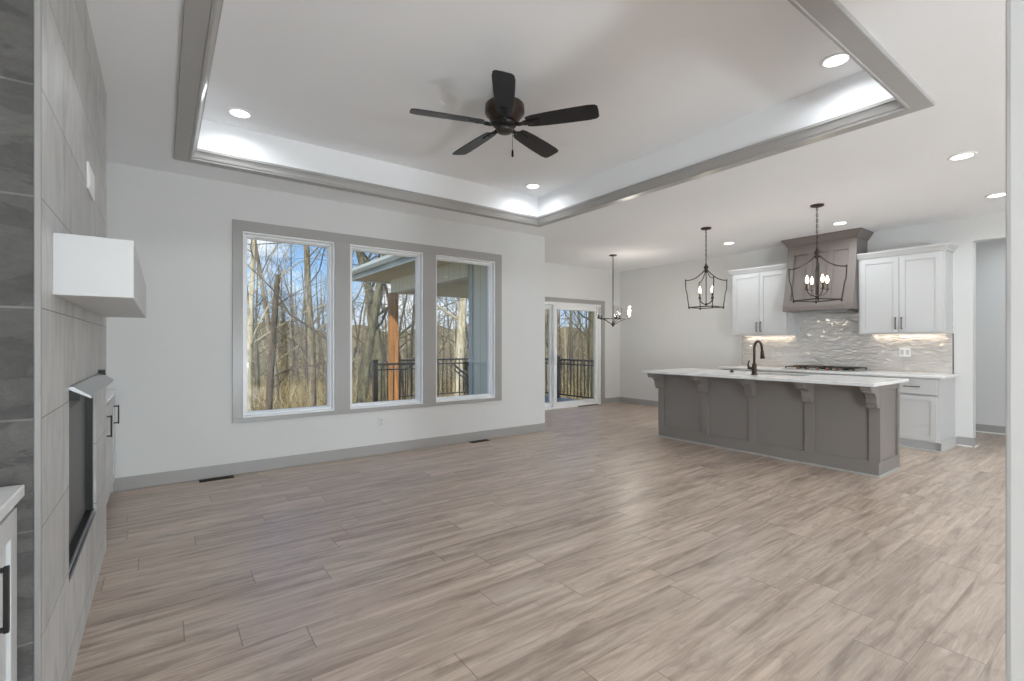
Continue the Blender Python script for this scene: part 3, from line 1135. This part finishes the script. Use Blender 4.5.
def pendant(label):
    t = thing('cage_pendant_light', label, 'pendant light', (0, 0, 0))
    MB().lathe([(0, 0), (.066, 0), (.066, -.008), (.058, -.018), (.02, -.026), (0, -.026)], 24, (0, 0, 0), False).build('canopy', M['bronze'], t)
    mb = MB()
    n = 15
    for k in range(n):                           # chain links, alternating
        z0 = -.03 - k * (.45 / n)
        z1 = z0 - .45 / n - .008
        pts = []
        for i in range(9):
            a = 2 * PI * i / 8
            s, cz = math.sin(a) * .009, (z0 + z1) / 2 + math.cos(a) * (z0 - z1) / 2
            pts.append((s, 0, cz) if k % 2 else (0, s, cz))
        mb.tube(pts, .0028, 5, False)
    mb.tube([(.003, .003, -.02), (.003, .003, -.5)], .002, 5)
    mb.build('chain', M['darkiron'], t)
    MB().lathe([(0, -.47), (.012, -.475), (.014, -.49), (.026, -.5), (.03, -.52), (.02, -.535), (.015, -.55), (.024, -.565), (.012, -.585), (0, -.585)], 18, (0, 0, 0), False).build('finial', M['darkiron'], t)
    cage = MB()
    top, bot = circle_pts(.265, -.685), circle_pts(.22, -1.035)
    for a, b in zip(top, bot):
        arm = []
        for k in range(11):
            u = k / 10
            r = .018 + (.265 - .018) * u
            z = -.55 - .135 * (1 - (1 - u) ** 2.2)
            ca = math.atan2(a[1], a[0])
            arm.append((r * math.cos(ca), r * math.sin(ca), z))
        cage.tube(arm, .0065, 6)
        ca = math.atan2(a[1], a[0])
        post = []
        for k in range(9):
            u = k / 8
            r = .265 + (.22 - .265) * u + .012 * math.sin(PI * u * 1.0) * (1 if u < .5 else .2)
            post.append((r * math.cos(ca), r * math.sin(ca), -.67 - .375 * u))
        cage.tube(post, .0065, 6)
        cage.lathe([(0, 0), (.011, 0), (.011, -.02), (.004, -.026), (0, -.026)], 10, (b[0], b[1], -1.03), False)
    for k in range(4):
        cage.tube([bot[k], bot[(k + 1) % 4]], .0075, 6)
    cage.build('cage', M['darkiron'], t)
    MB().tube([(0, 0, -.58), (0, 0, -1.0)], .006, 8).lathe([(0, 0), (.018, -.004), (.022, -.016), (.012, -.03), (0, -.034)], 14, (0, 0, -.98), False).build('stem', M['darkiron'], t)
    for k in range(4):
        a = PI / 4 + k * PI / 2 - .35
        x, y = .105 * math.cos(a), .105 * math.sin(a)
        pts = []
        for i in range(9):
            u = i / 8
            r = .105 * (u if u < 1 else 1)
            pts.append((x * math.sin(u * PI / 2), y * math.sin(u * PI / 2), -.995 + .075 * (1 - math.cos(u * PI / 2))))
        arm = MB().tube(pts, .005, 6).lathe([(0, 0), (.019, 0), (.021, .008), (.012, .012), (.012, .07), (0, .07)], 12, (x, y, -.922), False)
        ao = arm.build('candle_arm', M['darkiron'], t)
        b = MB()
        bulb_shape(b, x, y, -.852)
        b.build('bulb', M['bulb'], ao)
    lamp('pendant_glow', 'POINT', (0, 0, -.80), BULB_W * 4, (1, .88, .7), .09, t)
    return t


p1 = pendant('dark cage pendant over the island end nearer the sliding door')
p1.location = (5.735, 3.534, CZ)
p1.rotation_euler = (0, 0, math.radians(51))
p2 = copy_tree(p1)
p2['label'] = 'bronze cage pendant over the island, in front of the range hood'
p2.location = (5.755, 2.231, CZ)
p2.rotation_euler = (0, 0, math.radians(24))
for o in (p1, p2):
    o['group'] = 'cage pendants over the island'

# dining chandelier
t_ = thing('chandelier', 'slim dark dining chandelier with clear glass shades by the sliding door', 'chandelier', (0, 0, 0))
MB().lathe([(0, 0), (.065, 0), (.065, -.012), (.03, -.022), (0, -.022)], 24, (0, 0, 0), False).build('canopy', M['darkiron'], t_)
MB().tube([(0, 0, -.015), (0, 0, -1.16)], .008, 10).build('rod', M['darkiron'], t_)
MB().lathe([(0, -1.135), (.012, -1.14), (.018, -1.16), (.03, -1.175), (.03, -1.19), (.016, -1.205), (.01, -1.225), (0, -1.228)], 18, (0, 0, 0), False).build('hub', M['darkiron'], t_)
for k in range(5):
    a = 2 * PI * k / 5 + .3
    ca, sa = math.cos(a), math.sin(a)
    R = .272
    arm = MB()
    arm.tube([(0, 0, -1.085), (R * ca, R * sa, -1.085)], .006, 6)
    pts = []
    for i in range(9):
        u = i / 8
        pts.append(((.02 + .25 * u) * ca, (.02 + .25 * u) * sa, -1.19 + .105 * math.sin(u * PI / 2)))
    arm.tube(pts, .006, 6)
    arm.lathe([(0, 0), (.012, 0), (.03, .01), (.03, .018), (.013, .02), (.013, .07), (0, .07)], 14, (R * ca, R * sa, -1.09), False)
    ao = arm.build('arm', M['darkiron'], t_)
    b = MB(); bulb_shape(b, R * ca, R * sa, -1.02)
    b.build('bulb', M['bulb'] if k == 4 else M['shade_glass'], ao)
    s = MB().lathe([(.03, 0), (.036, .03), (.047, .19), (.0455, .19), (.0345, .03), (.028, .002)], 20, (R * ca, R * sa, -1.072), False)
    s.build('glass_shade', M['shade_glass'], ao)
lamp('chandelier_glow', 'POINT', (.272 * math.cos(8 * PI / 5 + .3), .272 * math.sin(8 * PI / 5 + .3), -.975), CHAND_W, (1, .92, .8), .06, t_)
t_.location = (6.21, 5.555, CZ)


# recessed ceiling lights
def can(label, group, power):
    t = thing('recessed_light', label, 'ceiling light', (0, 0, 0), group)
    MB().lathe([(.066, -.004), (.07, -.008), (.086, -.008), (.09, -.003), (.09, 0), (.066, 0)], 32, (0, 0, 0), False).build('trim_ring', M['plastic'], t)
    MB().lathe([(0, -.005), (.067, -.005), (.067, -.001), (0, -.001)], 32, (0, 0, 0), False).build('lens', M['lens'], t)
    lamp('can_light', 'AREA', (0, 0, -.012), power, CAN_COL, .13, t, spread=160)
    return t


cans = [(.497, 4.296, TZ, 'recessed light in the tray ceiling, above the left window'),
        (3.477, 1.239, TZ, 'large recessed light in the tray corner nearest the kitchen'),
        (3.45, 4.297, TZ, 'recessed light in the far tray corner, beyond the fan'),
        (5.185, .958, CZ, 'recessed light in the flat ceiling right of the tray'),
        (6.837, 1.0, CZ, 'recessed light nearest the hall opening'),
        (6.846, 2.395, CZ, 'recessed light in front of the range hood'),
        (6.87, 3.859, CZ, 'recessed light in front of the left upper cabinet')]
can_protos = {}
def place_can(x, y, z, lab):
    if z not in can_protos:
        c_ = can_protos[z] = can(lab, 'recessed ceiling lights', TRAY_W if z > CZ + .1 else CAN_W)
    else:
        c_ = copy_tree(can_protos[z])
        c_['label'] = lab
    c_.location = (x, y, z)


for q in cans:
    place_can(*q)
# out of frame: fourth tray light, two added behind the camera for fill, the hall's
for x, y, z, lab in ((.5, 1.24, TZ, 'recessed light in the near left corner of the tray, before the fireplace'),
                     (.5, -1.6, CZ, 'unseen recessed light added to the flat ceiling behind the camera'),
                     (5.2, -1.2, CZ, 'unseen recessed light added to the flat ceiling behind the wall end'),
                     (8.5, .9, CZ, 'recessed light in the hall beyond the kitchen opening')):
    place_can(x, y, z, lab)

# fill lights added as globes on short poles behind the camera, out of view
def fill_lamp(x, y, label, power):
    t = thing('fill_lamp', label, 'fill lamp', (0, 0, 0), 'added fill lamps')
    MB().lathe([(0, 0), (.15, 0), (.15, .015), (.03, .025), (0, .025)], 24, (0, 0, 0), False).build('base', M['darkiron'], t)
    MB().tube([(0, 0, .02), (0, 0, .42)], .012, 10).build('pole', M['darkiron'], t)
    g = [(.27 * math.sin(a), FILL_Z - .27 * math.cos(a)) for a in [PI * k / 14 for k in range(15)]]
    MB().lathe([(max(r, 0), z) for r, z in g], 24, (0, 0, 0), False).build('globe', M['fill_globe'], t)
    lamp('fill_glow', 'POINT', (0, 0, FILL_Z), power, FILL_COL, .26, t)
    t.location = (x, y, 0)


M['fill_globe'] = glass_mat('fill_globe_glass', (.96, .97, .98, 1))
for x, y, lab, p in FILL_LAMPS:
    fill_lamp(x, y, lab, p)

# ------------------------------------------------------------------ ceiling fan
t_ = thing('ceiling_fan', 'black five-blade ceiling fan with a pull chain under the tray ceiling', 'ceiling fan', (0, 0, 0))
MB().lathe([(0, TZ), (.07, TZ), (.07, 3.03), (.045, 2.985), (.03, 2.98), (.03, 2.94), (0, 2.94)], 28, (0, 0, 0), False).build('canopy', M['black'], t_)
MB().lathe([(0, 2.945), (.09, 2.945), (.13, 2.938), (.14, 2.928), (.142, 2.878), (.136, 2.868), (.118, 2.85), (.105, 2.825), (.09, 2.812), (0, 2.812)], 36, (0, 0, 0), False).build('motor_housing', M['bronze'], t_)
MB().lathe([(0, 2.818), (.082, 2.818), (.085, 2.79), (.07, 2.778), (0, 2.778)], 30, (0, 0, 0), False).build('rotor', M['black'], t_)
MB().lathe([(0, 2.785), (.058, 2.785), (.06, 2.76), (.054, 2.742), (.03, 2.736), (0, 2.734)], 28, (0, 0, 0), False).build('switch_cap', M['darkiron'], t_)
for k in range(5):
    a = math.radians(18 + 72 * k)
    T = Matrix.Rotation(a, 4, 'Z') @ Matrix.Translation((0, 0, 2.794)) @ Matrix.Rotation(math.radians(-13), 4, 'X')
    mb = MB(); mb.T = T
    out = [(.16, -.045), (.2, -.056), (.3, -.064), (.45, -.07), (.6, -.072), (.645, -.066), (.662, -.05), (.665, 0), (.662, .05), (.645, .066), (.6, .072), (.45, .07), (.3, .064), (.2, .056), (.16, .045)]
    mb.prism(out, 'z', -.004, .004)
    b = mb.build('blade', M['blade'], t_, bevel=.002)
    mb = MB(); mb.T = T
    mb.box(.14, .26, -.022, .022, -.012, -.004)
    mb.lathe([(0, -.016), (.012, -.016), (.012, -.008), (0, -.008)], 10, (.2, 0, 0), False)
    mb.T = Matrix.Rotation(a, 4, 'Z')
    mb.tube([(.07, 0, 2.795), (.11, 0, 2.784), (.15, 0, 2.787)], [.017, .014, .014], 8)
    mb.build('blade_iron', M['black'], b)
MB().tube([(.045, -.03, 2.745), (.047, -.031, 2.62)], .0016, 5).lathe([(0, 0), (.006, -.004), (.008, -.03), (.008, -.05), (0, -.056)], 10, (.047, -.031, 2.62), False).build('pull_chain', M['black'], t_)
t_.location = (1.97, 2.775, 0)

# ------------------------------------------------------------------ floor vents
def vent(x0, x1, label):
    t = thing('floor_vent', label, 'vent', ((x0 + x1) / 2, 5.1, 0), 'floor vents under the windows')
    mb = MB()
    y0, y1 = 5.06, 5.155
    mb.box(x0, x1, y0, y0 + .012, 0, .004)
    mb.box(x0, x1, y1 - .012, y1, 0, .004)
    mb.box(x0, x0 + .014, y0, y1, 0, .004)
    mb.box(x1 - .014, x1, y0, y1, 0, .004)
    xm = (x0 + x1) / 2
    mb.box(xm - .008, xm + .008, y0, y1, 0, .004)
    mb.build('frame', M['bark_dark'], t)
    mb = MB()
    for k in range(6):
        y = y0 + .02 + k * .011
        mb.box(x0 + .014, x1 - .014, y, y + .004, .0005, .003)
    mb.box(x0 + .01, x1 - .01, y0 + .01, y1 - .01, 0.0003, .0008)
    mb.build('grille', M['black'], t)


vent(.27, .54, 'dark floor vent under the left window by the baseboard')
vent(3.1, 3.37, 'dark floor vent under the right end of the window casing')

# ------------------------------------------------------------------ outside: house skin, porch, deck
structure(MB().box(XJ - .17, XJ - .15, YW + .15, YD + .17, -2.6, 2.7).build('wall_siding', M['siding_y']))
structure(MB().box(XJ - .185, XJ - .1, YD + .15, YD + .18, -2.6, 2.7).box(XJ - .19, XJ - .17, YD + .06, YD + .18, -2.6, 2.7).build('trim_7', M['ext_trim'], bevel=.004))
structure(MB().box(XL - .15, XJ, YW + .15, YW + .17, -2.6, .52).box(XL - .15, XJ - .15, YW + .15, YW + .17, 2.31, 2.7).build('wall_cladding', M['siding_x']))
DZ = -.06
DX0, DX1, DY1 = 4.2, 7.62, 10.3
o = MB().box(DX0 - 1.1, DX0, 6.95, 8.55, DZ - .15, DZ).box(XJ - .15, DX1 + .1, YD + .15, DY1, DZ - .15, DZ).build('deck', M['deck'])
structure(o)
# porch roof with soffit, fascia and gutter
t_ = thing('porch_roof', 'porch roof with pale soffit and gutter seen through the middle window', 'roof', (5.6, 8.0, 2.6))
RX0, RX1, RY1 = 3.42, 8.3, 10.75
EX, EY = XJ - .17, YD + .18
MB().box(RX0, EX, YW + .17, RY1, 2.66, 2.69).box(EX, RX1, EY, RY1, 2.66, 2.69).build('soffit', M['soffit'], t_)
MB().box(RX0 - .02, RX0 + .004, YW + .17, RY1, 2.63, 2.82).box(RX0 - .02, RX1, RY1, RY1 + .025, 2.63, 2.82).build('fascia', M['ext_trim'], t_, bevel=.003)
mb = MB()
mb.prism([(RX0 - .02, 2.84), (RX0 - .02, 2.72), (RX0 - .09, 2.72), (RX0 - .13, 2.78), (RX0 - .13, 2.84), (RX0 - .12, 2.84), (RX0 - .115, 2.785), (RX0 - .085, 2.735), (RX0 - .03, 2.735), (RX0 - .03, 2.84)], 'y', YW + .2, RY1 + .02)
mb.build('gutter', M['ext_trim'], t_)
mb = MB().prism([(RX0 - .05, 2.83), (EX, 2.83), (EX, 3.05), (RX0 - .05, 2.87)], 'y', YW + .17, EY)
mb.prism([(RX0 - .05, 2.83), (RX1, 2.83), (RX1, 3.9), (RX0 - .05, 2.87)], 'y', EY, RY1 + .06)
mb.build('roof_deck', M['shingle'], t_)
# beams of the porch
o = MB().box(4.16, 4.36, YD + .18, 10.3, 2.36, 2.66).build('porch_beam', M['siding_y'], bevel=.004)
tag(o, 'pale boarded porch beam running out from the house over the cedar post', 'beam')
o = MB().box(4.36, 7.9, 10.1, 10.3, 2.36, 2.66).build('porch_beam', M['soffit'], bevel=.004)
tag(o, 'shaded porch beam along the outer edge of the deck', 'beam')
t_ = thing('porch_post', 'square orange cedar post holding the porch beam corner', 'post', (4.18, 10.2, DZ))
MB().box(4.09, 4.27, 10.11, 10.29, DZ + .02, 2.36).build('shaft', M['cedar'], t_, bevel=.006)
MB().box(4.08, 4.28, 10.1, 10.3, DZ, DZ + .02).build('base_plate', M['black'], t_)
o = MB().box(7.72, 7.9, 10.11, 10.29, DZ, 2.36).build('porch_post', M['cedar'], bevel=.006)
tag(o, 'far cedar post at the outer deck corner beyond the sliding door', 'post')


def railing(label, p, q, z0=DZ, z1=.85, posts=(True, True), slope=0.0, gap=.11):
    """black metal railing from p to q; slope drops the far end"""
    p, q = Vector((p[0], p[1], 0)), Vector((q[0], q[1], 0))
    L = (q - p).length
    d = (q - p) / L
    a = math.atan2(d.y, d.x)
    t = thing('deck_railing', label, 'railing', (p.x, p.y, z0), 'black metal deck railings')
    t.rotation_euler = (0, 0, a)
    org = ORIGIN.pop(t.name)
    ORIGIN[t.name] = (0, 0, 0)
    H = z1 - z0
    def zz(x): return -slope * x / L
    mb = MB()
    for h, th in ((H, .02), (H - .1, .014), (.09, .014)):
        vs = []
        for x in (0, L):
            for y in (-.02, .02):
                for k in (-th, th):
                    vs.append((x, y, h + k + zz(x)))
        mb.add(vs, [(0, 1, 3, 2), (4, 6, 7, 5), (0, 4, 5, 1), (2, 3, 7, 6), (1, 5, 7, 3), (0, 2, 6, 4)])
    mb.build('rail', M['black'], t)
    n = int(L / gap)
    for k in range(1, n):
        x = L * k / n
        MB().box(x - .009, x + .009, -.009, .009, .09 + zz(x), H + zz(x)).build('baluster', M['black'], t)
    for f, x in zip(posts, (0, L)):
        if f:
            MB().box(x - .04, x + .04, -.04, .04, 0 + zz(x), H + .07 + zz(x)).prism([(x - .048, -.048), (x + .048, -.048), (x + .048, .048), (x - .048, .048)], 'z', H + .07 + zz(x), H + .09 + zz(x)).build('post', M['black'], t)
    return t


railing('black railing on the side edge of the deck outside the sliding door', (7.62, 6.98), (7.62, 8.55), posts=(False, True))
railing('black railing far out on the deck, left of the post outside the sliding door', (7.62, 8.63), (7.62, 10.2), posts=(False, True))
railing('black railing along the outer deck edge behind the cedar post', (4.3, 10.2), (7.56, 10.2), posts=(True, False))
railing('short black railing left of the cedar post in the middle window', (3.14, 8.5), (4.2, 8.5), posts=(True, True))
railing('black stair railing sloping down in the right window', (5.0, 8.9), (5.95, 8.9), z1=.78, slope=.75, posts=(False, False), gap=.13)

# ------------------------------------------------------------------ outside: ground and woods
def gz(x, y):
    d = y - 6 + .12 * x
    z = -2.4 - .085 * max(0, d)
    if d > 42:
        z += .2 * (d - 42)
    return z + (.35 + .03 * max(0, d - 20)) * mnoise.noise((x * .1, y * .06, 0))


vs, fs = [], []
nx, ny = 70, 60
for j in range(ny + 1):
    y = 5.3 + (140 - 5.3) * (j / ny) ** 1.6
    for i in range(nx + 1):
        x = -90 + 240 * i / nx
        vs.append((x, y, gz(x, y)))
for j in range(ny):
    for i in range(nx):
        a = j * (nx + 1) + i
        fs.append((a, a + 1, a + nx + 2, a + nx + 1))
mb = MB(); mb.add(vs, fs, True)
structure(mb.build('ground', M['ground']))

COSY, SINY = math.cos(.63265), math.sin(.63265)
def out_at(u, depth):
    """place on the ground whose picture column is u at a given distance"""
    xc = (u - 512) / 477.8 * depth
    x, y = xc * COSY + depth * SINY, -xc * SINY + depth * COSY
    return x, y, gz(x, y)


def tree_mesh(seed, height, r0, lean=(0, 0), fork=.35, levels=4, snag=False, spread=.9, dens=1.0):
    rnd = random.Random(seed)
    mb = MB()

    def grow(p, d, length, r, lvl):
        n = 7 if lvl == 0 else (6 if lvl == 1 else 4)
        pts, rads = [p.copy()], [r]
        end = .55 if (snag and lvl == 0) else (.16 if lvl == 0 else .2)
        bend = Vector((rnd.uniform(-1, 1), rnd.uniform(-1, 1), rnd.uniform(-.2, .6)))
        for k in range(n):
            w = (.015 if snag else .05) if lvl == 0 else .2
            d = (d + Vector((rnd.gauss(0, w), rnd.gauss(0, w), rnd.gauss(.03, w * .6))) + bend * (.02 if lvl == 0 else .07)).normalized()
            p = p + d * (length / n)
            pts.append(p.copy())
            rads.append(r * (1 - (1 - end) * (k + 1) / n))
        mb.tube(pts, rads, 8 if lvl == 0 else (6 if lvl == 1 else (4 if lvl == 2 else 3)), lvl == 0)
        if lvl >= levels: return
        nb = {0: int(15 * dens), 1: int(8 * dens), 2: int(7 * dens), 3: 4}[lvl]
        if snag and lvl == 0: nb = 3
        for b in range(nb):
            lo = .28 if lvl == 0 else .2
            u = lo + (1 - lo) * (b + rnd.random()) / nb
            i = min(int(u * n), n - 1)
            f = u * n - i
            q = pts[i].lerp(pts[i + 1], f)
            rr = rads[i] * (1 - f) + rads[i + 1] * f
            ax = (pts[i + 1] - pts[i]).normalized()
            ang = rnd.uniform(0, 2 * PI)
            side = ax.orthogonal().normalized()
            side = Matrix.Rotation(ang, 3, ax) @ side
            nd = (ax * rnd.uniform(.35, 1.0) + side * spread).normalized()
            L = length * rnd.uniform(.24, .5) * (1.15 - .6 * (u if lvl == 0 else u * .6))
            grow(q, nd, L, rr * (rnd.uniform(.2, .42) if lvl == 0 else rnd.uniform(.3, .55)), lvl + 1)

    grow(Vector((0, 0, -.4)), Vector((lean[0], lean[1], 1)).normalized(), height, r0, 0)
    return mb


# hand-placed trees: picture column, distance, height, trunk radius, lean, look
NEAR = [
    (249, 17, 15, .17, (.0, .0), 'bark_pale', 'pale slender tree at the left edge of the left window', {}),
    (267, 15, 7.0, .15, (.0, .0), 'bark_dark', 'dark broken-topped snag in the left window', dict(snag=True)),
    (279, 22, 15, .19, (.02, .01), 'bark', 'gray tree with crooked limbs right of the snag in the left window', {}),
    (311, 18, 17, .21, (.01, .0), 'bark', 'tall straight gray tree right of centre in the left window', {}),
    (331, 14, 15, .17, (-.03, .0), 'bark_dark', 'dark slim tree at the right edge of the left window', {}),
    (359, 17, 16, .27, (.0, .02), 'bark_moss', 'thick mossy tree at the left edge of the middle window', {}),
    (379, 20, 17, .32, (.01, .0), 'bark_moss', 'stout mossy tree left of the cedar post in the middle window', {}),
    (405, 27, 15, .2, (.02, .0), 'bark_dark', 'dark spreading tree right of the cedar post in the middle window', dict(spread=1.2)),
    (452, 19, 16, .3, (.05, .0), 'bark_pale', 'thick pale leaning tree in the right window', {}),
    (468, 26, 14, .2, (-.06, .0), 'bark_dark', 'dark tree beside the siding edge in the right window', dict(spread=1.2)),
    (545, 21, 16, .2, (.02, .0), 'bark', 'gray tree at the left edge of the sliding door glass', {}),
    (551, 27, 16, .2, (.0, .0), 'bark_dark', 'dark tree behind the middle stile of the sliding door', {}),
    (570, 34, 13, .22, (-.1, .0), 'bark', 'low crooked tree in the middle of the sliding door glass', dict(spread=1.3)),
    (583, 30, 17, .22, (.0, .0), 'bark_moss', 'mossy upright tree left of the right edge of the sliding door glass', {}),
    (590, 24, 17, .26, (.0, .0), 'bark_moss', 'thick mossy tree at the right edge of the sliding door glass', {}),
]
for i, (u, dep, h, r, lean, mk, lab, kw) in enumerate(NEAR):
    mb = tree_mesh(140 + i, h, r * .85, lean, **kw)
    o = mb.build('bare_tree', M[mk])
    o.location = out_at(u, dep)
    tag(o, lab, 'tree', 'bare trees near the house')

protos = []
for k in range(7):
    mb = tree_mesh(500 + k, 13 + k % 3, .15 + .02 * (k % 3), (0, 0), spread=.8 + .1 * (k % 4), dens=.9)
    o = mb.build('bare_tree', M[('bark', 'bark_moss', 'bark_dark', 'bark_pale')[k % 4]])
    protos.append(o)
rnd = random.Random(7)
cnt = 0
BANDS = [(238, 340, 30), (345, 424, 22), (432, 476, 12), (540, 600, 18)]
for u0, u1, n in BANDS:
    for k in range(n):
        u = u0 + (u1 - u0) * (k + rnd.random()) / n
        dep = 30 + 50 * rnd.random() ** 1.1
        src = protos[cnt % len(protos)]
        o = src if cnt < len(protos) else src.copy()
        if cnt >= len(protos): C.objects.link(o)
        o.location = out_at(u, dep)
        o.rotation_euler = (0, 0, rnd.uniform(0, 6.28))
        s = rnd.uniform(.75, 1.15)
        o.scale = (s, s, s)
        tag(o, 'thin bare tree deep in the woods outside the windows', 'tree', 'distant bare trees')
        cnt += 1

# the woods further off: a thicket of bare trees too dense to count, all round the slope
rnd = random.Random(23)
mb = MB()
for k in range(75):
    u = -60 + 900 * (k + rnd.random()) / 75
    dep = rnd.uniform(44, 78)
    x, y, z = out_at(u, dep)
    src = tree_mesh(900 + k, rnd.uniform(9, 13), rnd.uniform(.1, .17), spread=rnd.uniform(.7, 1.0), levels=3, dens=.75)
    mb.add([(vx + x, vy + y, vz + z) for vx, vy, vz in src.v], src.f, True)
for k in range(26):
    u = rnd.choice((rnd.uniform(40, 225), rnd.uniform(615, 760), rnd.uniform(485, 530)))
    x, y, z = out_at(u, rnd.uniform(20, 40))
    src = tree_mesh(980 + k, rnd.uniform(10, 14), rnd.uniform(.12, .2), spread=rnd.uniform(.7, 1.0), levels=3, dens=.85)
    mb.add([(vx + x, vy + y, vz + z) for vx, vy, vz in src.v], src.f, True)
o = mb.build('woods', M['bark'], kind='stuff')
tag(o, 'dense gray thicket of bare trunks and branches across the far slope', 'woods')

# undergrowth: uncountable dry stems
def brush(n, seed):
    rnd = random.Random(seed)
    mb = MB()
    for _ in range(n):
        band = BANDS[0] if rnd.random() < .42 else rnd.choice(BANDS[1:])
        u = rnd.uniform(band[0] - 6, band[1] + 6) if rnd.random() < .72 else rnd.uniform(-60, 840)
        dep = 15 + 45 * rnd.random() ** .8
        x, y, z = out_at(u, dep)
        for k in range(rnd.randint(5, 8)):
            L = rnd.uniform(.8, 2.6) * (1 + dep / 50)
            d = Vector((rnd.gauss(0, .45), rnd.gauss(0, .45), 1)).normalized()
            p = Vector((x + rnd.gauss(0, .25), y + rnd.gauss(0, .25), z - .1))
            pts = [p]
            for s in range(3):
                d = (d + Vector((rnd.gauss(0, .22), rnd.gauss(0, .22), rnd.gauss(-.08, .15)))).normalized()
                pts.append(pts[-1] + d * L / 3)
            r = rnd.uniform(.008, .026)
            mb.tube(pts, [r, r * .8, r * .6, r * .3], 3, False)
    return mb


o = brush(6800, 3).build('brush', M['twig'], kind='stuff')
tag(o, 'tan dry undergrowth covering the wooded slope outside the windows', 'brush')
